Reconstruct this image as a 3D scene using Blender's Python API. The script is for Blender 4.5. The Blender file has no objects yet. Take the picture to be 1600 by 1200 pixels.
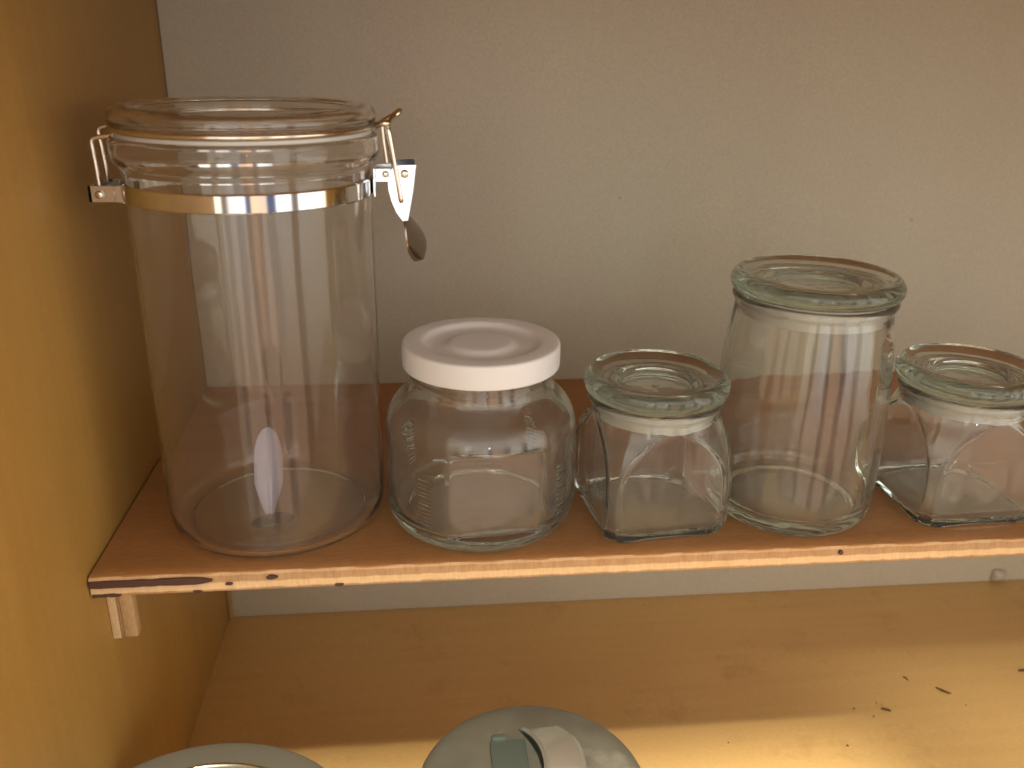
import bpy, bmesh, math, random
from mathutils import Vector, Matrix
random.seed(7)
PI = math.pi
scene = bpy.context.scene
col = scene.collection

# ------------------------------------------------------------------ camera
def make_camera():
    yaw, pitch, roll = 0.106783553, 0.372354619, 0.0160267316
    cy, sy, cp, sp = math.cos(yaw), math.sin(yaw), math.cos(pitch), math.sin(pitch)
    fwd = Vector((sy*cp, cy*cp, -sp)); right = Vector((cy, -sy, 0)); up = right.cross(fwd)
    r = math.cos(roll)*right + math.sin(roll)*up
    u = -math.sin(roll)*right + math.cos(roll)*up
    cam = bpy.data.cameras.new('camera'); o = bpy.data.objects.new('camera', cam); col.objects.link(o)
    m = Matrix((r, u, -fwd)).transposed().to_4x4(); m.translation = Vector((0.1569, -0.3671, 0.2357))
    o.matrix_world = m
    cam.sensor_width = 36; cam.lens = 1389.18/1600*36
    cam.clip_start = 0.01; cam.clip_end = 50
    cam.dof.use_dof = True; cam.dof.focus_distance = 0.47; cam.dof.aperture_fstop = 9
    scene.camera = o
make_camera()

# ------------------------------------------------------------------ world: the dim room behind the photographer
def make_world():
    w = bpy.data.worlds.new('World'); scene.world = w; w.use_nodes = True
    nt = w.node_tree; nt.nodes.clear(); N = nt.nodes.new; L = nt.links.new
    out = N('ShaderNodeOutputWorld'); bg = N('ShaderNodeBackground'); L(bg.outputs[0], out.inputs[0])
    tc = N('ShaderNodeTexCoord'); sx = N('ShaderNodeSeparateXYZ'); L(tc.outputs['Generated'], sx.inputs[0])
    def math_(op, a, b=None, **k):
        n = N('ShaderNodeMath'); n.operation = op
        for i, v in enumerate((a, b)):
            if v is None: continue
            if isinstance(v, (int, float)): n.inputs[i].default_value = v
            else: L(v, n.inputs[i])
        return n.outputs[0]
    ny = math_('MULTIPLY', sx.outputs[1], -1)
    az = math_('ARCTAN2', sx.outputs[0], ny)
    el = math_('ARCSINE', sx.outputs[2])
    azn = math_('ADD', math_('MULTIPLY', az, 0.5/PI), 0.5)         # 0..1 over -180..180
    eln = math_('ADD', math_('MULTIPLY', el, 1/PI), 0.5)           # 0..1 over -90..90
    def ramp(fac, stops, interp='LINEAR'):
        n = N('ShaderNodeValToRGB'); n.color_ramp.interpolation = interp
        cr = n.color_ramp
        cr.elements[0].position = stops[0][0]; cr.elements[0].color = (*stops[0][1], 1)
        cr.elements[1].position = stops[-1][0]; cr.elements[1].color = (*stops[-1][1], 1)
        for p, c in stops[1:-1]:
            e = cr.elements.new(p); e.color = (*c, 1)
        L(fac, n.inputs[0]); return n.outputs[0]
    A = lambda d: d/360+0.5
    dark = (.13, .09, .065); navy = (.05, .07, .13); white = WIN; cream = CREAM; tan = (.42, .26, .10)
    brown = (.16, .09, .05); pale = (.62, .55, .50)
    st = [(-180, brown), (-75, brown), (-62, (.25, .17, .10)), (-45, (.30, .22, .15)), (-28, tan), (-26, cream), (-18, cream), (-17, dark),
          (-13, dark), (-12, pale), (2, white), (3.5, navy), (7.5, navy), (8.5, (.85, .5, .3)), (21, (.6, .42, .33)),
          (22, navy), (29, navy), (30.5, white), (43, white), (44, dark), (49.5, dark), (51, white), (76, cream),
          (80, tan), (94, tan), (100, brown), (130, brown), (180, brown)]
    upper = ramp(azn, [(A(a), c) for a, c in st])
    lo = [(-180, (.2, .12, .07)), (-70, (.26, .17, .1)), (-30, (.36, .25, .17)), (-27, (.5, .36, .25)), (-18, (.45, .33, .24)), (-17, (.22, .16, .12)), (-13, (.22, .16, .12)),
          (-12, (.75, .5, .36)), (2, (.7, .47, .34)), (4, (.2, .13, .1)), (8, (.25, .16, .12)), (10, (.8, .5, .36)), (20, (.75, .5, .36)),
          (23, (.2, .13, .1)), (29, (.25, .16, .11)), (31, (.7, .47, .34)), (43, (.66, .46, .33)), (45, (.2, .14, .11)), (50, (.22, .15, .11)),
          (52, (.5, .38, .28)), (75, (.42, .32, .24)), (90, (.25, .17, .11)), (180, (.2, .12, .07))]
    lower = ramp(azn, [(A(a), c) for a, c in lo])
    E = lambda d: d/180+0.5
    blend = ramp(eln, [(0, (0, 0, 0)), (E(-20), (0, 0, 0)), (E(-9), (1, 1, 1)), (1, (1, 1, 1))])
    mx = N('ShaderNodeMix'); mx.data_type = 'RGBA'; L(blend, mx.inputs[0]); L(lower, mx.inputs[6]); L(upper, mx.inputs[7])
    blend2 = ramp(eln, [(0, (0, 0, 0)), (E(4), (0, 0, 0)), (E(14), (.88, .88, .88)), (1, (1, 1, 1))])
    mh = N('ShaderNodeMix'); mh.data_type = 'RGBA'; L(blend2, mh.inputs[0]); L(mx.outputs[2], mh.inputs[6]); mh.inputs[7].default_value = (.56, .505, .43, 1)
    gain = ramp(eln, [(0, (.5, .42, .32)), (E(-50), (.8, .70, .56)), (E(-20), (1.1, 1.1, 1.05)), (E(-8), (1.1, 1.1, 1.1)), (E(5), (1.42, 1.47, 1.50)), (E(24), (1.9, 1.95, 2.0)), (E(38), (.48, .45, .42)), (1, (.10, .09, .08))])
    mm = N('ShaderNodeMix'); mm.data_type = 'RGBA'; mm.blend_type = 'MULTIPLY'; mm.inputs[0].default_value = 1
    L(mh.outputs[2], mm.inputs[6]); L(gain, mm.inputs[7])
    L(mm.outputs[2], bg.inputs[0]); bg.inputs[1].default_value = WORLD
WIN = (1.0, .98, .95); CREAM = (.85, .75, .58)
WORLD = 2.0
make_world()

def area(name, loc, target, sx, sy, power, color, spread=180):
    l = bpy.data.lights.new(name, 'AREA'); l.shape = 'RECTANGLE'; l.size = sx; l.size_y = sy
    l.energy = power; l.color = color; l.spread = math.radians(spread)
    o = bpy.data.objects.new(name, l); col.objects.link(o); o.location = loc
    d = (Vector(target)-Vector(loc)).normalized()
    # local -Z towards the target, local X along world X
    z = -d; x = Vector((1, 0, 0)); y = z.cross(x).normalized(); x = y.cross(z).normalized()
    m = Matrix((x, y, z)).transposed().to_4x4(); m.translation = Vector(loc); o.matrix_world = m
    return o
# high lamp in front: beam to the shelf's shadow, widened forward for added bounce
u1 = Vector((0, -0.087, 0.1855)).normalized()
c1 = Vector((0.215, -0.130, -0.196)) + u1*1.25
area('ceiling_lamp', c1, (0.215, -0.130, -0.196), 0.46, 0.35, 0.93, (1.0, .82, .60), 6)
u2 = Vector((0.05, -0.151, 0.1855)).normalized()
c2 = Vector((0.80, -0.030, -0.196)) + u2*1.25
area('kitchen_lamp', c2, (0.80, -0.030, -0.196), 0.62, 0.26, 0.27, (1.0, .85, .62), 8)
# clear window pane behind the camera, and a small bright pane
area('window_pane', (-0.30, -1.6, 0.42), (0.3, 0.1, 0.05), 0.20, 0.34, 0.5, (1.0, .97, .94))
area('bright_pane', (0.30, -1.5, 0.34), (0.2, 0.1, 0.05), 0.05, 0.06, 0.45, (.75, .87, 1.0))

scene.view_settings.view_transform = 'Standard'
scene.view_settings.look = 'None'
scene.view_settings.exposure = 0.0
scene.view_settings.gamma = 1
scene.view_settings.use_curve_mapping = False
cy_ = scene.cycles
cy_.max_bounces = 24; cy_.transmission_bounces = 24; cy_.glossy_bounces = 10; cy_.diffuse_bounces = 5
cy_.transparent_max_bounces = 16; cy_.caustics_reflective = True; cy_.caustics_refractive = True
cy_.use_denoising = True; cy_.sample_clamp_indirect = 4; cy_.blur_glossy = 0.6

# ------------------------------------------------------------------ materials
def new_mat(name):
    m = bpy.data.materials.new(name); m.use_nodes = True
    return m, m.node_tree, m.node_tree.nodes['Principled BSDF']

def noise(nt, scale, detail=4, coord='Object', stretch=(1, 1, 1), rough=.5):
    tc = nt.nodes.new('ShaderNodeTexCoord'); mp = nt.nodes.new('ShaderNodeMapping'); mp.inputs['Scale'].default_value = stretch
    n = nt.nodes.new('ShaderNodeTexNoise'); n.inputs['Scale'].default_value = scale; n.inputs['Detail'].default_value = detail
    n.inputs['Roughness'].default_value = rough
    nt.links.new(tc.outputs[coord], mp.inputs[0]); nt.links.new(mp.outputs[0], n.inputs['Vector'])
    return n.outputs['Fac']

def ramp2(nt, fac, stops):
    n = nt.nodes.new('ShaderNodeValToRGB'); cr = n.color_ramp
    cr.elements[0].position = stops[0][0]; cr.elements[0].color = (*stops[0][1], 1)
    cr.elements[1].position = stops[-1][0]; cr.elements[1].color = (*stops[-1][1], 1)
    for p, c in stops[1:-1]: cr.elements.new(p).color = (*c, 1)
    nt.links.new(fac, n.inputs[0]); return n.outputs[0]

def mixc(nt, fac, a, b, mode='MIX'):
    n = nt.nodes.new('ShaderNodeMix'); n.data_type = 'RGBA'; n.blend_type = mode
    for i, v in ((0, fac), (6, a), (7, b)):
        if isinstance(v, (int, float)): n.inputs[i].default_value = v
        elif isinstance(v, tuple): n.inputs[i].default_value = (*v, 1)
        else: nt.links.new(v, n.inputs[i])
    return n.outputs[2]

def bump(nt, bs, h, strength, dist):
    b = nt.nodes.new('ShaderNodeBump'); b.inputs['Strength'].default_value = strength; b.inputs['Distance'].default_value = dist
    nt.links.new(h, b.inputs['Height']); nt.links.new(b.outputs[0], bs.inputs['Normal'])

def wood(name, base, vary, stretch, rough=.45, grain=.35):
    m, nt, bs = new_mat(name)
    f1 = noise(nt, 14, 6, stretch=stretch, rough=.6)
    f2 = noise(nt, 3.0, 3)
    f3 = noise(nt, 420, 2, stretch=tuple(.25+.75*s for s in stretch))
    c = ramp2(nt, f1, [(.25, tuple(v*(1-grain) for v in base)), (.55, base), (.8, vary)])
    c = mixc(nt, .5, c, ramp2(nt, f2, [(.3, tuple(v*.82 for v in base)), (.7, tuple(min(1, v*1.12) for v in base))]))
    c = mixc(nt, .12, c, ramp2(nt, f3, [(.35, tuple(v*.4 for v in base)), (.65, tuple(min(1, v*1.5) for v in base))]))
    nt.links.new(c, bs.inputs['Base Color']); bs.inputs['Roughness'].default_value = rough
    bs.inputs['Specular IOR Level'].default_value = .3
    bump(nt, bs, f3, .12, .0003)
    return m

M = {}
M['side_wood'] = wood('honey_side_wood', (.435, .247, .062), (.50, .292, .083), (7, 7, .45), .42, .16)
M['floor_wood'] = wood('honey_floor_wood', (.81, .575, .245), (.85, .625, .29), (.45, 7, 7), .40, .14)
M['strip_wood'] = wood('strip_wood', (.50, .31, .13), (.55, .36, .16), (5, 5, .6), .5)
M['block_light'] = wood('block_light_wood', (.72, .50, .27), (.8, .58, .33), (3, 3, 1), .55)
M['block_tan'] = wood('block_tan_wood', (.56, .36, .17), (.66, .45, .23), (3, 3, .8), .55)
M['block_dark'] = wood('block_dark_wood', (.42, .24, .11), (.5, .3, .15), (3, 3, 1), .55)

def fleck(m, scale, c0, amount):
    nt = m.node_tree; bs = nt.nodes['Principled BSDF']; src = bs.inputs['Base Color'].links[0].from_socket
    vt = nt.nodes.new('ShaderNodeTexVoronoi'); vt.inputs['Scale'].default_value = scale; tc = nt.nodes.new('ShaderNodeTexCoord')
    nt.links.new(tc.outputs['Object'], vt.inputs['Vector'])
    blot = noise(nt, 22, 6, rough=.7)
    c = mixc(nt, ramp2(nt, blot, [(.56, (0, 0, 0)), (.75, (amount,)*3)]), src, c0)
    c = mixc(nt, ramp2(nt, vt.outputs['Distance'], [(.02, (.5, .5, .5)), (.045, (0, 0, 0))]), c, c0)
    nt.links.new(c, bs.inputs['Base Color'])
fleck(M['floor_wood'], 24, (.40, .22, .09), .35)
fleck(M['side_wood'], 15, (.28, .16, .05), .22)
def mat_shelf():
    m, nt, bs = new_mat('plywood_shelf')
    base = (.44, .21, .075)
    f1 = noise(nt, 12, 6, stretch=(.5, 5, 5), rough=.6); f3 = noise(nt, 500, 2, stretch=(.3, 1, 1))
    top = ramp2(nt, f1, [(.25, tuple(v*.80 for v in base)), (.55, base), (.8, (.455, .235, .095))])
    top = mixc(nt, .12, top, ramp2(nt, f3, [(.35, (.2, .08, .02)), (.65, (.7, .35, .12))]))
    tc = nt.nodes.new('ShaderNodeTexCoord'); sp = nt.nodes.new('ShaderNodeSeparateXYZ'); nt.links.new(tc.outputs['Object'], sp.inputs[0])
    nz = noise(nt, 130, 3, stretch=(1, 1, 1))
    def mt(op, a, b):
        n = nt.nodes.new('ShaderNodeMath'); n.operation = op
        for i, v in enumerate((a, b)):
            if isinstance(v, (int, float)): n.inputs[i].default_value = v
            else: nt.links.new(v, n.inputs[i])
        return n.outputs[0]
    wob = mt('MULTIPLY', mt('SUBTRACT', nz, .5), .0016)
    z = mt('ADD', sp.outputs[2], wob)
    zn = mt('DIVIDE', mt('MULTIPLY', z, -1), .0105)
    edge = ramp2(nt, zn, [(0.0, (.54, .33, .16)), (.14, (.58, .36, .18)), (.18, (.40, .215, .095)), (.50, (.44, .24, .11)),
                          (.55, (.76, .51, .26)), (.84, (.80, .55, .30)), (.89, (.42, .23, .10)), (1.0, (.36, .18, .07))])
    fe = noise(nt, 60, 5, stretch=(1.6, 1, .8), rough=.7)
    edge = mixc(nt, .16, edge, ramp2(nt, fe, [(.32, (.25, .13, .05)), (.66, (.85, .6, .33))]))
    fd = noise(nt, 900, 2, stretch=(1, 1, .2))
    edge = mixc(nt, .07, edge, ramp2(nt, fd, [(.35, (.1, .05, .02)), (.6, (.9, .65, .4))]))
    geo = nt.nodes.new('ShaderNodeNewGeometry'); sn = nt.nodes.new('ShaderNodeSeparateXYZ'); nt.links.new(geo.outputs['Normal'], sn.inputs[0])
    front = mt('GREATER_THAN', mt('MULTIPLY', sn.outputs[1], -1), .6)
    c = mixc(nt, front, top, edge)
    nt.links.new(c, bs.inputs['Base Color']); bs.inputs['Roughness'].default_value = .42
    bump(nt, bs, fe, .3, .0006)
    return m
M['shelf'] = mat_shelf()
def simple(name, c, rough=.5, metal=0, **k):
    m, nt, bs = new_mat(name); bs.inputs['Base Color'].default_value = (*c, 1); bs.inputs['Roughness'].default_value = rough
    bs.inputs['Metallic'].default_value = metal
    for a, b in k.items(): bs.inputs[a.replace('_', ' ')].default_value = b
    return m
def mat_wall():
    m, nt, bs = new_mat('painted_board')
    f = noise(nt, 7, 4); f2 = noise(nt, 650, 3); f3 = noise(nt, 2.2, 2)
    c = ramp2(nt, f, [(.3, (.465, .42, .315)), (.7, (.505, .465, .345))])
    c = mixc(nt, .5, c, ramp2(nt, f3, [(.35, (.47, .445, .33)), (.65, (.51, .44, .345))]))
    c = mixc(nt, .10, c, ramp2(nt, f2, [(.3, (.2, .17, .14)), (.7, (.8, .72, .6))]))
    fs = noise(nt, 9, 8, stretch=(1, 1, .35), rough=.8)
    c = mixc(nt, ramp2(nt, fs, [(.60, (0, 0, 0)), (.74, (.30, .30, .30))]), c, (.36, .30, .22))
    vt = nt.nodes.new('ShaderNodeTexVoronoi'); vt.inputs['Scale'].default_value = 17; tc = nt.nodes.new('ShaderNodeTexCoord')
    nt.links.new(tc.outputs['Object'], vt.inputs['Vector'])
    c = mixc(nt, ramp2(nt, vt.outputs['Distance'], [(.018, (.45, .45, .45)), (.034, (0, 0, 0))]), c, (.16, .12, .08))
    nt.links.new(c, bs.inputs['Base Color']); bs.inputs['Roughness'].default_value = .6
    bump(nt, bs, f2, .25, .0004)
    return m
M['wall'] = mat_wall()
M['blob'] = simple('paint_blob', (.45, .40, .32), .45)
M['stain'] = simple('dark_knot', (.075, .032, .022), .6)
M['seam'] = simple('dark_seam', (.22, .15, .09), .7)
M['crumb'] = simple('crumb_brown', (.085, .04, .018), .8)

def mat_glass(name, color, ior, absorb, density, bscale=0, bdist=0, rough=0.0, haze=0.03, film=(.75, .72, .68)):
    m = bpy.data.materials.new(name); m.use_nodes = True; nt = m.node_tree; nt.nodes.clear()
    o = nt.nodes.new('ShaderNodeOutputMaterial'); g = nt.nodes.new('ShaderNodeBsdfGlass')
    g.inputs['Color'].default_value = (*color, 1); g.inputs['IOR'].default_value = ior; g.inputs['Roughness'].default_value = rough
    df = nt.nodes.new('ShaderNodeBsdfDiffuse'); df.inputs[0].default_value = (*film, 1)
    mx = nt.nodes.new('ShaderNodeMixShader')          # thin film of dust and scuffs on the surface
    hz = noise(nt, 30, 5, rough=.65); mr = nt.nodes.new('ShaderNodeMapRange')
    mr.inputs['From Min'].default_value = .3; mr.inputs['From Max'].default_value = .75
    mr.inputs['To Min'].default_value = haze*.6; mr.inputs['To Max'].default_value = haze*1.5
    nt.links.new(hz, mr.inputs['Value']); nt.links.new(mr.outputs[0], mx.inputs[0])
    nt.links.new(g.outputs[0], mx.inputs[1]); nt.links.new(df.outputs[0], mx.inputs[2])
    nt.links.new(mx.outputs[0], o.inputs['Surface'])
    if density:
        v = nt.nodes.new('ShaderNodeVolumeAbsorption'); v.inputs['Color'].default_value = (*absorb, 1); v.inputs['Density'].default_value = density
        nt.links.new(v.outputs[0], o.inputs['Volume'])
    if bscale:
        n = noise(nt, bscale, 2, stretch=(1, 1, .45)); b = nt.nodes.new('ShaderNodeBump'); b.inputs['Strength'].default_value = 1; b.inputs['Distance'].default_value = bdist
        nt.links.new(n, b.inputs['Height']); nt.links.new(b.outputs[0], g.inputs['Normal'])
    return m
M['acrylic'] = mat_glass('clear_acrylic', (1, .998, .992), 1.42, (.9, .85, .8), 0, 22, .0005, haze=.02, film=(.80, .68, .55))
M['glass'] = mat_glass('pressed_glass', (.975, .985, .975), 1.51, (.70, .80, .74), 9, 40, .0007)
M['lid_glass'] = mat_glass('lid_glass', (.96, .972, .958), 1.51, (.62, .70, .63), 17, 50, .0004)
def mat_pale_oval():
    m, nt, bs = new_mat('scoop_plastic'); bs.inputs['Base Color'].default_value = (.60, .60, .72, 1); bs.inputs['Roughness'].default_value = .15
    tr = nt.nodes.new('ShaderNodeBsdfTransparent'); tr.inputs[0].default_value = (.9, .9, .95, 1)
    mx = nt.nodes.new('ShaderNodeMixShader'); mx.inputs[0].default_value = .5
    nt.links.new(tr.outputs[0], mx.inputs[1]); nt.links.new(bs.outputs[0], mx.inputs[2])
    nt.links.new(mx.outputs[0], nt.nodes['Material Output'].inputs['Surface'])
    return m
M['scoop'] = mat_pale_oval()
def mat_sd():
    m = M['scoop'].copy(); m.name = 'scoop_foot'; m.node_tree.nodes['Principled BSDF'].inputs['Base Color'].default_value = (.05, .04, .025, 1); return m
M['scoop_dark'] = mat_sd()
M['chrome'] = simple('chrome', (.76, .77, .78), .08, 1)
M['tarnished'] = simple('tarnished_steel', (.30, .25, .21), .2, 1)  # steel with the thumb tab's dark reflections put into its colour
M['wire'] = simple('steel_wire', (.80, .76, .68), .16, 1)
M['cap'] = simple('white_plastic', (.75, .745, .755), .38, 0, Subsurface_Weight=.0)
M['silicone'] = simple('clear_silicone', (.78, .76, .70), .35, 0, Transmission_Weight=.25)
def mat_tin():
    m, nt, bs = new_mat('grey_tin')
    f = noise(nt, 26, 5); f2 = noise(nt, 60, 3)
    c = ramp2(nt, f, [(.3, (.14, .15, .13)), (.58, (.19, .205, .18)), (.70, (.36, .39, .35))])
    nt.links.new(c, bs.inputs['Base Color']); bs.inputs['Metallic'].default_value = .55
    nt.links.new(ramp2(nt, f2, [(.3, (.35,)*3), (.7, (.6,)*3)]), bs.inputs['Roughness'])
    return m
M['tin'] = mat_tin()
M['tin_dark'] = simple('dark_tin', (.17, .175, .15), .42, .5)
M['rim_steel'] = simple('rim_steel', (.80, .86, .80), .18, 1)
M['strap'] = simple('strap_steel', (.50, .56, .54), .2, .75)
M['clip'] = simple('green_clip', (.09, .125, .115), .4, .4)

# ------------------------------------------------------------------ mesh helpers
def obj(name, bm, mat, parent=None, smooth=True, angle=40, loc=None, bev=None):
    me = bpy.data.meshes.new(name)
    bmesh.ops.recalc_face_normals(bm, faces=bm.faces[:])
    bm.to_mesh(me); bm.free()
    if smooth:
        for p in me.polygons: p.use_smooth = True
        me.set_sharp_from_angle(angle=math.radians(angle))
    me.materials.append(mat)
    o = bpy.data.objects.new(name, me); col.objects.link(o)
    if loc is not None: o.location = loc
    if parent is not None: o.parent = parent
    return o
def tag(o, label=None, cat=None, group=None, kind=None):
    if label: o['label'] = label
    if cat: o['category'] = cat
    if group: o['group'] = group
    if kind: o['kind'] = kind
    return o
def thing(name, label, cat, loc, rz=0, group=None):
    o = bpy.data.objects.new(name, None); col.objects.link(o); o.empty_display_size = .01
    o.location = loc; o.rotation_euler = (0, 0, rz)
    return tag(o, label, cat, group)
def box_bm(x0, x1, y0, y1, z0, z1, bev=0, seg=2, bm=None):
    b = bmesh.new(); bmesh.ops.create_cube(b, size=1)
    for v in b.verts:
        v.co = Vector((x0+(v.co.x+.5)*(x1-x0), y0+(v.co.y+.5)*(y1-y0), z0+(v.co.z+.5)*(z1-z0)))
    if bev: bmesh.ops.bevel(b, geom=b.edges[:], offset=bev, segments=seg, affect='EDGES', profile=.5)
    if bm is None: return b
    me = bpy.data.meshes.new('tmp'); b.to_mesh(me); b.free(); bm.from_mesh(me); bpy.data.meshes.remove(me); return bm

def chaikin(pts, it=3):
    for _ in range(it):
        q = [pts[0]]
        for a, b in zip(pts[:-1], pts[1:]):
            q.append((a[0]*.75+b[0]*.25, a[1]*.75+b[1]*.25)); q.append((a[0]*.25+b[0]*.75, a[1]*.25+b[1]*.75))
        q.append(pts[-1]); pts = q
    return pts
def resample(pts, step):
    out = [pts[0]]
    for a, b in zip(pts[:-1], pts[1:]):
        d = math.hypot(a[0]-b[0], a[1]-b[1]); n = max(1, int(math.ceil(d/step)))
        for i in range(1, n+1): out.append((a[0]+(b[0]-a[0])*i/n, a[1]+(b[1]-a[1])*i/n))
    return out
def clean(pts, eps=1e-5):
    out = [pts[0]]
    for p in pts[1:]:
        if math.hypot(p[0]-out[-1][0], p[1]-out[-1][1]) > eps: out.append(p)
    return out
def lathe_bm(parts, n=160, f=None, closed=False):
    """parts: list of (tag, points); points run from the axis round the solid back to the axis (or a closed ring)"""
    bm = bmesh.new(); rings = []
    seq = []
    for t, pts in parts:
        for p in pts: seq.append((t, p))
    q = [seq[0]]
    for s in seq[1:]:
        if math.hypot(s[1][0]-q[-1][1][0], s[1][1]-q[-1][1][1]) > 1e-6: q.append(s)
    for t, (r, z) in q:
        if r < 1e-6: rings.append([bm.verts.new((0, 0, z))]); continue
        ring = []
        for i in range(n):
            a = 2*PI*i/n
            rr, zz = (r, z) if f is None else f(t, r, z, a)
            ring.append(bm.verts.new((rr*math.cos(a), rr*math.sin(a), zz)))
        rings.append(ring)
    pairs = list(zip(rings[:-1], rings[1:]))
    if closed: pairs.append((rings[-1], rings[0]))
    for A, B in pairs:
        if len(A) == 1 and len(B) == 1: continue
        for i in range(n):
            j = (i+1) % n
            if len(A) == 1: bm.faces.new((A[0], B[i], B[j]))
            elif len(B) == 1: bm.faces.new((A[i], A[j], B[0]))
            else: bm.faces.new((A[i], A[j], B[j], B[i]))
    return bm
def tube_bm(path, r, n=12, bm=None, closed=False, flat=1.0, smooth=0, taper=False):
    pts = [Vector(p) for p in path]
    for _ in range(smooth):
        q = [] if closed else [pts[0]]
        m = len(pts)
        for i in range(m if closed else m-1):
            a, b = pts[i], pts[(i+1) % m]; q += [a.lerp(b, .25), a.lerp(b, .75)]
        if not closed: q.append(pts[-1])
        pts = q
    bm = bm or bmesh.new(); rings = []; m = len(pts)
    prev = None
    for i, p in enumerate(pts):
        if closed: t = (pts[(i+1) % m]-pts[i-1]).normalized()
        else: t = (pts[min(i+1, m-1)]-pts[max(i-1, 0)]).normalized()
        if prev is None:
            u = t.cross(Vector((0, 1, 0)));
            if u.length < .1: u = t.cross(Vector((1, 0, 0)))
            u.normalize()
        else:
            u = (prev-t*prev.dot(t)).normalized()
        prev = u; v = t.cross(u)
        r_ = r*(.25+.75*math.sin(PI*(i+.6)/(m+.2))) if taper else r
        rings.append([bm.verts.new(p+u*(r_*math.cos(2*PI*k/n))+v*(r_*flat*math.sin(2*PI*k/n))) for k in range(n)])
    pr = list(zip(rings[:-1], rings[1:]))
    if closed: pr.append((rings[-1], rings[0]))
    for A, B in pr:
        for k in range(n):
            bm.faces.new((A[k], A[(k+1) % n], B[(k+1) % n], B[k]))
    if not closed:
        bm.faces.new(rings[0]); bm.faces.new(list(reversed(rings[-1])))
    return bm
def plate_bm(outline, y0, y1, bm=None, bev=0):
    """outline in (x,z) extruded between y0 and y1"""
    b = bmesh.new()
    A = [b.verts.new((x, y0, z)) for x, z in outline]; B = [b.verts.new((x, y1, z)) for x, z in outline]
    n = len(A)
    b.faces.new(A); b.faces.new(list(reversed(B)))
    for i in range(n): b.faces.new((A[i], B[i], B[(i+1) % n], A[(i+1) % n]))
    bmesh.ops.recalc_face_normals(b, faces=b.faces[:])
    if bev: bmesh.ops.bevel(b, geom=b.edges[:], offset=bev, segments=1, affect='EDGES')
    if bm is None: return b
    me = bpy.data.meshes.new('tmp'); b.to_mesh(me); b.free(); bm.from_mesh(me); bpy.data.meshes.remove(me); return bm
def smin(a, b, k):
    h = max(k-abs(a-b), 0)/k
    return min(a, b)-h*h*k*.25

# ------------------------------------------------------------------ the cabinet
D, T, H = 0.241, 0.0105, 0.1962
XR = 1.05
cab = thing('cabinet', 'open honey coloured wooden cabinet with a grey painted back board', 'cabinet', (0, 0, -H))
def cpart(name, bm, mat, **k):
    for v in bm.verts: v.co.z += H
    return obj(name, bm, mat, cab, **k)
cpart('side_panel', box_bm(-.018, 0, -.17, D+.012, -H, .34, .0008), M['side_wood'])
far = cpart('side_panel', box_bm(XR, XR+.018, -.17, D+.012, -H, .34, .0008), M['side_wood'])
back = cpart('back_panel', box_bm(.0004, XR-.0004, D, D+.006, -H+.0003, .3047, 0), M['wall'])
bot = cpart('bottom_board', box_bm(-.06, XR+.06, -.34, D+.006, -H-.018, -H, .0006), M['floor_wood'])  # unseen front stretch extended forward to bounce lamp light inward
cpart('top_board', box_bm(.0004, XR-.0004, -.15, D+.006, .305, .323, .0006), M['side_wood'])  # out of view; height and overhang set to shade jars and side panel
cpart('corner_strip', box_bm(.0003, .0040, D-.0025, D-.0002, -H+.0003, -T-.001, .0004), M['strip_wood'])
cpart('seam', box_bm(.0001, .0008, D-.0010, D-.0001, .0005, .3040, 0), M['seam'])
# shelf support block: two laminated strips screwed to the side
blk = cpart('support_block', box_bm(.0002, .0042, .0176, .0240, -.0472, -T-.0002, .0004), M['block_light'])
b2 = box_bm(.0043, .0057, .0180, .0238, -.0468, -T-.0004, .0002)
for v in b2.verts: v.co.z += H
obj('dark_layer', b2, M['block_dark'], blk)
b3 = box_bm(.0058, .0122, .0178, .0240, -.0466, -T-.0002, .0006)
for v in b3.verts: v.co.z += H
obj('outer_layer', b3, M['block_tan'], blk)
# dried blob of paint in the back corner
bm = bmesh.new(); bmesh.ops.create_icosphere(bm, subdivisions=3, radius=1)
for v in bm.verts:
    s = 1+.18*math.sin(v.co.x*3+1)*math.cos(v.co.z*4)
    v.co = Vector((.646+v.co.x*.0072*s, D-.001+v.co.y*.0045, H-.1895+v.co.z*.0062*s))
obj('paint_blob', bm, M['blob'], back)

# ------------------------------------------------------------------ plywood shelf
sh = thing('shelf', 'thin red brown plywood shelf with layered front edge holding the jars', 'shelf', (0, 0, -T))
bm = bmesh.new()
nx = 420; zs = [0, -.0007, -.0018, -.004, -.006, -.008, -.0100, -T]; rows = []
def wob(x, z): return (math.sin(x*91+z*700)+math.sin(x*233+z*1900+1.3)+math.sin(x*517+2.1))*.00010
x0s, x1s = .0009, XR-.0009
for i in range(nx+1):
    x = x0s+(x1s-x0s)*i/nx; r = []
    r.append(bm.verts.new((x, D-.0006, T))); r.append(bm.verts.new((x, .0030, T))); r.append(bm.verts.new((x, .0014, T-.00006))); r.append(bm.verts.new((x, .0007+wob(x, 0)*.6, T-.0002)))
    for z in zs[1:-1]: r.append(bm.verts.new((x, max(.0002+wob(x, z), -.0006), T+z)))
    r.append(bm.verts.new((x, .0007, 0))); r.append(bm.verts.new((x, D-.0006, 0)))
    rows.append(r)
m_ = len(rows[0])
for A, B in zip(rows[:-1], rows[1:]):
    for k in range(m_): bm.faces.new((A[k], B[k], B[(k+1) % m_], A[(k+1) % m_]))
bm.faces.new(rows[0]); bm.faces.new(list(reversed(rows[-1])))
board = obj('board', bm, M['shelf'], sh, angle=35)
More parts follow.
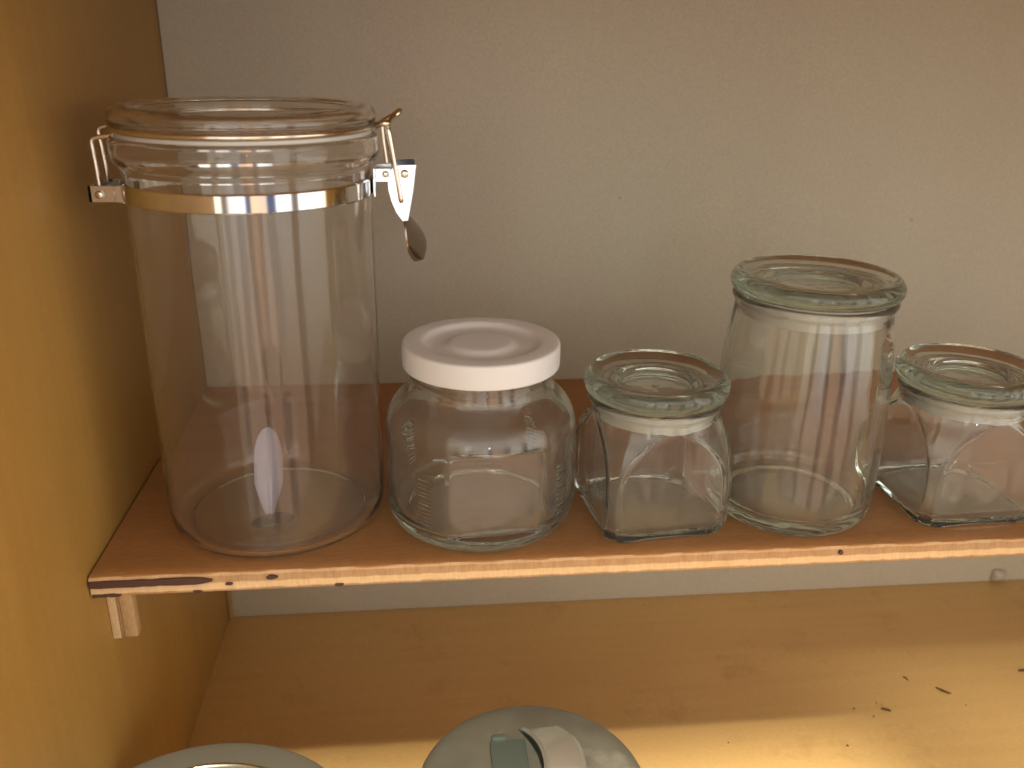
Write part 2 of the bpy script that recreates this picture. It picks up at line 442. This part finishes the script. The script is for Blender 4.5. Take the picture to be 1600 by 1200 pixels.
# the material expects object z=0 on top: shift mesh and object
for v in board.data.vertices: v.co.z -= T
board.location.z = T
def knot(xa, xb, za, zb):
    n = 14; top = []; botm = []
    for i in range(n+1):
        t = i/n; x = xa+(xb-xa)*t
        w = 1-(max(0, t-.88)/.12)**2*.75 - (max(0, .05-t)/.05)*.1
        j = random.uniform(-.0002, .0002)
        zc = (za+zb)/2; hz = (za-zb)/2*w
        top.append((x, T+zc+hz+j)); botm.append((x, T+zc-hz+random.uniform(-.0002, .0002)))
    return plate_bm(top+botm[::-1], -.00095, .0004)
def spot(xc, zc, rx, rz):
    return plate_bm([(xc+rx*math.cos(a)*random.uniform(.8, 1.15), T+zc+rz*math.sin(a)*random.uniform(.8, 1.15)) for a in [2*PI*k/12 for k in range(12)]], -.00095, .0004)
obj('dark_edge_stain', knot(.0012, .0565, -.0018, -.0053), M['stain'], sh)
obj('dark_edge_stain', knot(.0016, .0145, -.0091, -.0102), M['stain'], sh)
for a in [(.0838, -.0034, .0026, .0011), (.0640, -.0060, .0020, .0006), (.1148, -.0092, .0022, .0007), (.0493, -.0096, .0023, .0006), (.3638, -.0034, .0011, .0012)]:
    obj('knot', spot(*a), M['stain'], sh)

# ------------------------------------------------------------------ tall clamp lid canister
CX, CY = .0802, .0588
can = thing('clamp_canister', 'tall clear round canister with hinged lid and metal clamp', 'canister', (CX, CY, .0003))
w = .0023
outer = chaikin([(0, .0022), (.030, .0022), (.0425, .0022), (.0445, .0000), (.0475, .0000), (.0530, .0025), (.0549, .0100), (.0549, .030), (.0549, .09), (.0547, .150), (.0547, .1660)], 3)
neck = chaikin([(.0547, .1660), (.0547, .1775), (.0552, .1795), (.0570, .1812), (.0586, .1838), (.0590, .1880), (.0586, .1920), (.0576, .1930), (.0566, .1930)], 3)
inner = chaikin([(.0566, .1930), (.0560, .1924), (.0572, .1880), (.0570, .1850), (.0556, .1830), (.0539, .1812), (.0535, .1780), (.0535, .1700), (.0535, .09), (.0535, .020), (.0528, .0085), (.0505, .0040), (.0470, .0022), (.0440, .0022), (.0415, .0042), (.0380, .0042), (0, .0042)], 3)
obj('body', lathe_bm([('o', outer), ('n', neck), ('i', inner)], 192), M['acrylic'], can, angle=50)
lidp = chaikin([(0, .1968), (.036, .1968), (.0470, .1970), (.0490, .1985), (.0498, .2030), (.0515, .2040), (.0545, .2038), (.0562, .2022), (.0564, .1992), (.0530, .1985), (.0530, .1968), (.0566, .1966), (.0580, .1985), (.0581, .2020), (.0570, .2045), (.0548, .2058), (.0510, .2060), (.0490, .2052), (.0478, .2010), (.0462, .1986), (.0400, .1984), (0, .1984)], 3)
lid = obj('lid', lathe_bm([('l', lidp)], 192), M['acrylic'], can, angle=50)
gk = [(.0523, .1936), (.0558, .1936), (.0558, .1952), (.0523, .1952)]
obj('gasket', lathe_bm([('g', gk)], 160, closed=True), M['silicone'], can)
# band
bandp = [(.0549, .1668), (.0556, .1664), (.0560, .1670), (.0560, .1738), (.0556, .1744), (.0549, .1740)]
obj('clamp_band', lathe_bm([('b', bandp)], 192, closed=True), M['chrome'], can, angle=30)
# wire hoop that sits in the groove under the lid
def world_to_can(p): return (p[0]-CX, p[1]-CY, p[2]-.0003)
hoop = [(.0572*math.cos(a), .0572*math.sin(a), .1968) for a in [2*PI*k/96 for k in range(96)]]
obj('wire_hoop', tube_bm(hoop, .00105, 10, closed=True), M['wire'], can)
# hinge wire (left) : comes out of the hoop, bends down into the bracket, front and rear leg
def hinge_leg(y):
    return [world_to_can(p) for p in [(.0265, y, .1946), (.0255, y, .1932), (.0172, y, .1922), (.0148, y, .1912), (.0152, y, .1860), (.0158, y, .1690)]]
obj('hinge_wire', tube_bm(hinge_leg(.0495), .00105, 10, smooth=2), M['wire'], can)
obj('hinge_wire', tube_bm([world_to_can(p) for p in [(.0245, .068, .1968), (.0235, .068, .1960), (.0145, .068, .1950), (.0120, .068, .1938), (.0128, .068, .1880), (.0138, .068, .1700)]], .00105, 10, smooth=2), M['wire'], can)
hb = thing_b = None
bk = bmesh.new()
def cbox(x0, x1, y0, y1, z0, z1, bev=.0003, bm=None):
    return box_bm(x0-CX, x1-CX, y0-CY, y1-CY, z0-.0003, z1-.0003, bev, 1, bm)
bk = cbox(.0108, .0245, .0478, .0488, .1640, .1716)
cbox(.0108, .0245, .0690, .0700, .1650, .1716, bm=bk)
cbox(.0108, .0125, .0478, .0700, .1640, .1716, bm=bk)
cbox(.0240, .0262, .0470, .0706, .1636, .1722, bm=bk)
bracket = obj('hinge_bracket', bk, M['chrome'], can, angle=30)
wing = cbox(.0225, .0292, .0462, .0474, .1642, .1718); obj('band_clip', wing, M['chrome'], can, angle=30)
def rivet(x, y, z, r, name='rivet', parent=None):
    b = bmesh.new(); n = 20
    prof = [(0, 0), (r, 0), (r, .0004), (r*.75, .0009), (r*.3, .0011), (0, .0011)]
    rings = []
    for rr, d in prof:
        rings.append([b.verts.new((x-CX, y-CY-d, z-.0003))] if rr == 0 else [b.verts.new((x-CX+rr*math.cos(2*PI*k/n), y-CY-d, z-.0003+rr*math.sin(2*PI*k/n))) for k in range(n)])
    for A, B in zip(rings[:-1], rings[1:]):
        for k in range(n):
            j = (k+1) % n
            if len(A) == 1: b.faces.new((A[0], B[k], B[j]))
            elif len(B) == 1: b.faces.new((A[k], A[j], B[0]))
            else: b.faces.new((A[k], A[j], B[j], B[k]))
    return obj(name, b, M['wire'], parent or can, angle=60)
rivet(.0157, .0478, .1675, .0019, parent=bracket)
# right latch
la = cbox(.1372, .1445, .0496, .0506, .1727, .1790)
cbox(.1372, .1445, .0672, .0682, .1727, .1790, bm=la)
cbox(.1362, .1374, .0490, .0690, .1660, .1792, bm=la)
lbrk = obj('latch_bracket', la, M['chrome'], can, angle=30)
rivet(.1419, .0496, .1764, .0015, parent=lbrk)
def lev_plate(y0, y1, dz, bm=None):
    out = [(.1462, .1805), (.1559, .1808), (.1543, .1690), (.1516, .1552), (.1490, .1550), (.1462, .1590), (.1442, .1640), (.1430, .1690), (.1428, .1740), (.1440, .1780)]
    return plate_bm([(x-CX, z+dz-.0003) for x, z in out], y0-CY, y1-CY, bm, .00015)
lv = lev_plate(.0484, .0494, 0)
lev_plate(.0686, .0696, 0, lv)
# outer web of the U channel
web = [(.1553, .1806), (.1561, .1806), (.1545, .1690), (.1518, .1552), (.1510, .1552), (.1537, .1690)]
plate_bm([(x-CX, z-.0003) for x, z in web], .0494-CY, .0686-CY, lv, .0001)
lever = obj('latch_lever', lv, M['chrome'], can, angle=30)
rivet(.1506, .0484, .1767, .0019, parent=lever)
# leaf shaped thumb tab, slightly dished, tilted
tb = bmesh.new(); nu, nv = 18, 10; g1 = []; g2 = []
for i in range(nu+1):
    t = i/nu; wd = .0035+.0062*math.sin(PI*min(1, t*1.02)**.8) if t < .97 else .0030
    wd = .0040*(1-t)+.0105*math.sin(PI*(.12+.80*t))**.8
    x = .1502+.0058*t+.0012*math.sin(PI*t); z = .1552-.0205*t
    r1, r2 = [], []
    for j in range(nv+1):
        s = j/nv*2-1
        dish = .0012*(1-s*s)
        p = Vector((x-CX+dish+s*wd*(.10+.42*t), .056-CY+s*wd*.80, z-.0003)); r1.append(tb.verts.new(p)); r2.append(tb.verts.new(p+Vector((.0008, 0, .0003))))
    g1.append(r1); g2.append(r2)
for i in range(nu):
    for j in range(nv):
        tb.faces.new((g1[i][j], g1[i][j+1], g1[i+1][j+1], g1[i+1][j])); tb.faces.new((g2[i][j], g2[i+1][j], g2[i+1][j+1], g2[i][j+1]))
for i in range(nu):
    tb.faces.new((g1[i][0], g1[i+1][0], g2[i+1][0], g2[i][0])); tb.faces.new((g1[i][nv], g2[i][nv], g2[i+1][nv], g1[i+1][nv]))
for j in range(nv):
    tb.faces.new((g1[0][j], g2[0][j], g2[0][j+1], g1[0][j+1])); tb.faces.new((g1[nu][j], g1[nu][j+1], g2[nu][j+1], g2[nu][j]))
obj('thumb_tab', tb, M['tarnished'], lever, angle=50)
# bail: two long wires with a rounded foot hooked in the lever
bail = [(.1484, .0478, .1668), (.1441, .0478, .1955), (.1438, .0490, .1975), (.1430, .0560, .1985), (.1425, .0640, .1985), (.1421, .0695, .1970), (.1421, .0700, .1950), (.1470, .0702, .1665)]
obj('bail_wire', tube_bm([world_to_can(p) for p in bail], .0011, 12, smooth=2), M['wire'], can)
slot = [(.1484, .0476, .1668), (.1487, .0476, .1646), (.1487, .0500, .1642)]
obj('bail_wire', tube_bm([world_to_can(p) for p in slot], .0012, 12, smooth=2), M['wire'], can)
# second, slightly offset wire of the pair and the knot the hoop ends in
obj('bail_wire', tube_bm([world_to_can(p) for p in [(.1412, .0500, .1975), (.1418, .0500, .1905), (.1428, .0500, .1815)]], .0010, 12), M['wire'], can)
kn = tube_bm([world_to_can(p) for p in [(.1385, .0560, .1972), (.1402, .0500, .1985), (.1420, .0470, .1990), (.1440, .0478, .1988), (.1448, .0520, .1996), (.1462, .0560, .2012), (.1485, .0572, .2030), (.1492, .0590, .2034), (.1485, .0610, .2028), (.1455, .0620, .2005), (.1420, .0615, .1988), (.1400, .0600, .1975)]], .0015, 12, smooth=2)
obj('hoop_loop', kn, M['wire'], can)

# small translucent dished oval standing in the canister, dark flat piece below
sc = bmesh.new(); nu, nv = 30, 18; g1, g2 = [], []
S0 = Vector((.0795, .036, .0075)); 
for i in range(nu+1):
    t = i/nu
    wd = .0070*(min(1, .06+t/.42)**.75)*(math.sqrt(max(.004, 1-max(0, (t-.62)/.38)**2)))
    c = S0+Vector((-.0013+.0012*t, .0105*t, .0460*t))
    r1, r2 = [], []
    for j in range(nv+1):
        s = j/nv*2-1
        dish = .0045*(1-s*s)*math.sin(PI*t)**.6
        ridge = -.0004*math.exp(-(s/.10)**2)
        p = c+Vector((s*wd, dish+ridge, 0)); r1.append(sc.verts.new(p)); r2.append(sc.verts.new(p+Vector((0, .0009, 0))))
    g1.append(r1); g2.append(r2)
for i in range(nu):
    for j in range(nv):
        sc.faces.new((g1[i][j], g1[i][j+1], g1[i+1][j+1], g1[i+1][j])); sc.faces.new((g2[i][j], g2[i+1][j], g2[i+1][j+1], g2[i][j+1]))
for i in range(nu):
    sc.faces.new((g1[i][0], g1[i+1][0], g2[i+1][0], g2[i][0])); sc.faces.new((g1[i][nv], g2[i][nv], g2[i+1][nv], g1[i+1][nv]))
for j in range(nv):
    sc.faces.new((g1[0][j], g2[0][j], g2[0][j+1], g1[0][j+1])); sc.faces.new((g1[nu][j], g1[nu][j+1], g2[nu][j+1], g2[nu][j]))
for v in sc.verts: v.co -= S0
pale_oval = tag(obj('scoop', sc, M['scoop'], loc=S0), 'small translucent lilac plastic scoop standing inside the tall clamp canister', 'scoop')

bm = bmesh.new(); bmesh.ops.create_uvsphere(bm, u_segments=28, v_segments=14, radius=1)
for v in bm.verts: v.co = Vector((v.co.x*.0095+v.co.y*.004, v.co.y*.0062, max(-.2, v.co.z)*.0030+.0012-.0018))
for v in bm.verts: v.co += Vector((.0005, -.0010, 0))
obj('foot', bm, M['scoop_dark'], pale_oval)

# ------------------------------------------------------------------ round jar with white screw cap
J = (.1860, .0503)
jar = thing('cracker_jar', 'squat round glass jar with white screw cap', 'jar', (J[0], J[1], .0003), math.radians(6))
dflat = .0428; wl = .0026
pan = [math.radians(a) for a in (-90, 90)]
def jf(t, r, z, a):
    rr = r
    if t == 'n': return rr, z
    # four flat label panels sunk into the round wall
    zc0, zc1 = .0085, .0545
    k = max(0, min(1, (z-zc0)/.0022))*max(0, min(1, (zc1-z)/.0022)); k = k*k*(3-2*k)
    for c in pan:
        d = (a-c+PI) % (2*PI)-PI
        if abs(d) < 1.0:
            fl = (dflat-(wl if t == 'i' else 0))/math.cos(d)
            if fl < rr: rr = rr+(fl-rr)*k
    if t == 'o':
        # raised measuring ladder on the rounded corners
        for c in (math.radians(-46), math.radians(-134), math.radians(44), math.radians(136)):
            d = (a-c+PI) % (2*PI)-PI
            if abs(d) < .10 and .014 < z < .042:
                ph = ((z-.014)/.028*13) % 1
                rr += .00055*math.exp(-((ph-.5)/.18)**2)*min(1, (.10-abs(d))/.02)
    return rr, z
jo = chaikin([(0, .0020), (.030, .0020), (.0375, .0012), (.0400, 0), (.0430, .0002), (.0468, .0030), (.0489, .0085), (.0492, .020), (.0493, .035), (.0490, .0495), (.0478, .0580), (.0445, .0645), (.0395, .0695), (.0365, .0730), (.0360, .0765)], 3)
jn = chaikin([(.0360, .0765), (.0360, .0790), (.0353, .0800), (.0353, .0920), (.0345, .0930), (.0330, .0930)], 2)
ji = chaikin([(.0330, .0930), (.0322, .0920), (.0322, .0770), (.0335, .0720), (.0375, .0665), (.0425, .0610), (.0452, .0550), (.0460, .0480), (.0462, .030), (.0458, .0140), (.0440, .0085), (.0390, .0062), (.028, .0068), (0, .0078)], 3)
jo = [(r, z) for r, z in resample(jo, .0007)]; ji = resample(ji, .002)
obj('body', lathe_bm([('o', jo), ('n', jn), ('i', ji)], 256, jf), M['glass'], jar, angle=60)
cp = [(.0383, .0838), (.0386, .0834), (.0392, .0836), (.0393, .0860), (.0393, .0938), (.0390, .0950), (.0380, .0956), (.0330, .0957), (.0295, .0955), (.0280, .0942), (.0262, .0930), (.0225, .0927), (.0185, .0929), (.0165, .0940), (.0150, .0949), (.0120, .0951), (0, .0951), (0, .0932)]
cpi = [(.020, .0915), (.0300, .0934), (.0368, .0936), (.0376, .0925), (.0378, .0845)]
cp = clean(chaikin(cp[:-1], 2)); 
obj('screw_cap', lathe_bm([('a', list(reversed(cp))), ('b', [(.0383, .0838), (.0374, .0842), (.0374, .0925), (.0366, .0934), (.0280, .0934), (.0262, .0922), (.018, .0920), (0, .0920)])], 160), M['cap'], jar, angle=35)

# ------------------------------------------------------------------ square jars with round glass lids
def lid_and_gasket(parent, z0, R, rn, th, name='glass_lid'):
    """glass disc lid; z0 = top of the neck, R = lid radius, rn = neck bore radius, th = rim thickness"""
    p = [(0, .0006), (rn-.007, .0006), (rn-.0055, -.0060), (rn-.0022, -.0062), (rn-.0018, .0000), (R-.0040, .0004), (R-.0008, .0016), (R+.0003, .0050), (R, th*.70), (R-.0022, th*.97),
         (R-.0050, th), (R-.0078, th*.90), (rn*.72, th*.66), (rn*.60, th*.62), (rn*.565, th*.42), (rn*.50, th*.36), (0, th*.36)]
    lid = obj(name, lathe_bm([('l', [(r, z0+z) for r, z in chaikin(p, 3)])], 160), M['lid_glass'], parent, angle=60)
    g = [(rn-.0016, -.0100), (rn-.0004, -.0104), (rn-.0002, -.0070), (rn-.0008, -.0060), (rn-.0002, -.0045), (rn-.0004, -.0010), (rn-.0004, .0002), (rn+.0022, .0003), (rn+.0022, .0009), (rn-.0016, .0009)]
    g = [(rn-.0017, -.0068), (rn-.0017, -.0102), (rn-.0003, -.0104), (rn-.0003, -.0080), (rn-.0009, -.0070), (rn-.0009, -.0058), (rn-.0003, -.0048), (rn-.0003, -.0022), (rn-.0009, -.0014), (rn-.0009, -.0003), (rn-.0017, -.0003)]
    obj('gasket', lathe_bm([('g', [(r, z0+z) for r, z in g])], 160, closed=True), M['silicone'], parent, angle=50)
    return lid
def square_jar(label, loc, rz, group):
    o = thing('square_jar', label, 'jar', loc, rz, group)
    dd = .0328; wl = .0023
    prof = chaikin([(0, .0025), (.028, .0025), (.034, .0012), (.0385, 0), (.0418, .0018), (.0430, .0060), (.0434, .0180), (.0434, .0290), (.0420, .0390), (.0385, .0480), (.0348, .0545), (.0332, .0590), (.0328, .0620)], 3)
    nk = chaikin([(.0328, .0620), (.0330, .0640), (.0342, .0650), (.0346, .0664), (.0335, .0674), (.0318, .0676)], 2)
    inn = chaikin([(.0318, .0676), (.0308, .0668), (.0303, .0610), (.0308, .0570), (.0350, .0490), (.0392, .0390), (.0408, .0290), (.0408, .0110), (.0392, .0058), (.0330, .0050), (0, .0054)], 3)
    def f(t, r, z, a):
        if t == 'n': return r, z
        k = dd if t == 'o' else dd-wl
        d = (a+PI/4) % (PI/2)-PI/4
        fl = k/math.cos(d)
        # faces lean in slightly to the foot
        fl *= 1-.05*max(0, (.008-z)/.008)
        if r < .025: return r, z
        q = min(smin(r, fl, .0006), r)
        if t == 'o' and z > .003: q += .00045*math.exp(-((r-fl)/.0007)**2)     # crisp moulded ridge along each arch
        return q, z
    obj('body', lathe_bm([('o', resample(prof, .0009)), ('n', nk), ('i', resample(inn, .002))], 400, f), M['glass'], o, angle=60)
    lid_and_gasket(o, .0680, .0366, .0302, .0118)
    return o
G = 'square glass jars with round glass lids'
square_jar('small square glass jar between the white-capped jar and the tapered jar', (.2745, .0435, .0003), math.radians(6), G)
square_jar('square glass jar right of the tapered jar, cut by the photo edge', (.4435, .0445, .0003), math.radians(2), G)

# ------------------------------------------------------------------ tall tapered jar
tj = thing('tapered_jar', 'taller round glass jar tapering to a thick glass lid, between the two square jars', 'jar', (.3535, .0475, .0003))
po = chaikin([(0, .0030), (.028, .0030), (.0345, .0015), (.0370, 0), (.0395, .0006), (.0422, .0045), (.0432, .0120), (.0438, .0300), (.0437, .0520), (.0425, .0780), (.0405, .0980), (.0390, .1080), (.0384, .1120)], 3)
pn = chaikin([(.0384, .1120), (.0386, .1140), (.0400, .1150), (.0404, .1166), (.0394, .1176), (.0372, .1178)], 2)
pi_ = chaikin([(.0372, .1178), (.0362, .1170), (.0357, .1100), (.0375, .0980), (.0396, .0780), (.0408, .0520), (.0408, .0200), (.0400, .0110), (.0370, .0078), (.028, .0068), (0, .0074)], 3)
obj('body', lathe_bm([('o', po), ('n', pn), ('i', pi_)], 192), M['glass'], tj, angle=60)
lid_and_gasket(tj, .1182, .0418, .0357, .0108)

# ------------------------------------------------------------------ tins on the cabinet floor
tz = -H+.0003
t1 = thing('round_tin', 'grey round tin with a bright inner ring, low in the left corner of the cabinet', 'tin', (.0525, -.0745, tz))
ht = H-.100
pr = [(0, 0), (.068, 0), (.0700, .0010), (.0705, .0040), (.0705, ht-.014), (.0700, ht-.0135), (.0700, ht-.0125), (0, ht-.0125)]
obj('body', lathe_bm([('t', pr)], 160), M['tin_dark'], t1, angle=35)
lp = [(.0707, ht-.012), (.0745, ht-.012), (.0750, ht-.010), (.0750, ht-.004), (.0742, ht-.0008), (.0725, ht), (.0575, ht-.0004), (.0560, ht-.0006), (.0548, ht-.0030), (.0300, ht-.0045), (0, ht-.0048), (0, ht-.0065), (.055, ht-.0062), (.0700, ht-.0040), (.0707, ht-.005)]
lp2 = [(0, ht-.0122), (.0707, ht-.0122)]+chaikin(lp[1:11], 2)
obj('lid', lathe_bm([('l', lp2)], 160), M['tin_dark'], t1, angle=40)
ring = [(.0578*math.cos(a), .0578*math.sin(a), ht+.0004) for a in [2*PI*k/120 for k in range(120)]]
obj('lid_ring', tube_bm(ring, .0012, 12, closed=True), M['rim_steel'], t1)

t2 = thing('handled_tin', 'grey green round tin with a metal strap over its lid', 'tin', (.2050, -.0400, tz))
pr = [(0, 0), (.052, 0), (.0540, .0010), (.0545, .0040), (.0545, ht-.016), (.0540, ht-.0150), (0, ht-.0150)]
obj('body', lathe_bm([('t', pr)], 128), M['tin'], t2, angle=35)
lp = chaikin([(0, ht-.0148), (.0540, ht-.0148), (.0562, ht-.0140), (.0568, ht-.0110), (.0566, ht-.0050), (.0550, ht-.0015), (.0500, ht+.0005), (.0350, ht+.0022), (.0150, ht+.0030), (0, ht+.0031)], 3)
lid2 = obj('lid', lathe_bm([('l', lp)], 160), M['tin'], t2, angle=45)
st = bmesh.new(); rows = []
for i in range(33):
    t = i/32; a = PI*(1-t)
    y = .034-.068*t; z = ht+.0012+.0125*math.sin(PI*t)**.7
    x = .006+.009*math.sin(PI*t)
    r = []
    for s, dz in ((-1, 0), (-.82, .0011), (-.72, .0006), (.72, .0006), (.82, .0011), (1, 0), (1, -.0009), (-1, -.0009)):
        r.append(st.verts.new((x+s*.0100, y, z+dz)))
    rows.append(r)
for A, B in zip(rows[:-1], rows[1:]):
    for k in range(8): st.faces.new((A[k], A[(k+1) % 8], B[(k+1) % 8], B[k]))
st.faces.new(rows[0]); st.faces.new(list(reversed(rows[-1])))
obj('strap_handle', st, M['strap'], t2, angle=40)
cl = bmesh.new(); box_bm(-.0190, -.0010, -.030, .024, ht+.0020, ht+.0048, .0008, 2, cl); obj('clip', cl, M['clip'], t2)
cl = bmesh.new(); box_bm(-.0180, -.0100, .0235, .0275, ht+.0022, ht+.0058, .0010, 2, cl); obj('clip_tab', cl, M['clip'], t2)

# ------------------------------------------------------------------ crumbs on the cabinet floor
def crumb(x, y, pts, r, label, grp='dark crumbs on the cabinet floor'):
    b = tube_bm([(px, py, r*.45) for px, py in pts], r*1.0, 7, flat=.55, smooth=1, taper=True)
    for i, v in enumerate(b.verts): v.co += Vector((random.uniform(-1, 1), random.uniform(-1, 1), 0))*r*.25
    for v in b.verts: v.co.z = max(v.co.z, 0)
    tag(obj('crumb', b, M['crumb'], loc=(x, y, -H+.0002), angle=70), label, 'crumb', grp)
crumb(.5218, .1110, [(-.0032, .0042), (-.0014, .0014), (.0014, -.0012), (.0042, -.0030)], .0010, 'long curved dark sliver lying on the cabinet floor, the largest of the crumbs')
crumb(.4713, .0962, [(-.0028, .0012), (-.0008, .0004), (.0028, -.0014)], .0012, 'thick dark wedge shaped crumb near the corner of the brightest light patch')
crumb(.5022, .1262, [(-.0016, .0022), (.0002, .0008), (.0002, -.0022)], .0006, 'small hooked brown crumb on the cabinet floor behind the long sliver')
crumb(.5935, .1270, [(-.0030, .0004), (.0028, 0)], .0013, 'blurry brown crumb at the right edge of the photo')
for x, y, r in [(.4495, .0992, .0008), (.4597, .0908, .0008), (.4679, .1034, .0005), (.4713, .1020, .0005), (.3517, .0756, .0006), (.4292, .0661, .0009), (.4462, .2173, .0005), (.3328, .2299, .0005), (.5300, .0960, .0005)]:
    crumb(x, y, [(-r*.6, r*.3), (r*.6, -r*.2)], r, 'tiny dark speck lying loose on the honey coloured cabinet floor', 'tiny specks on the cabinet floor')
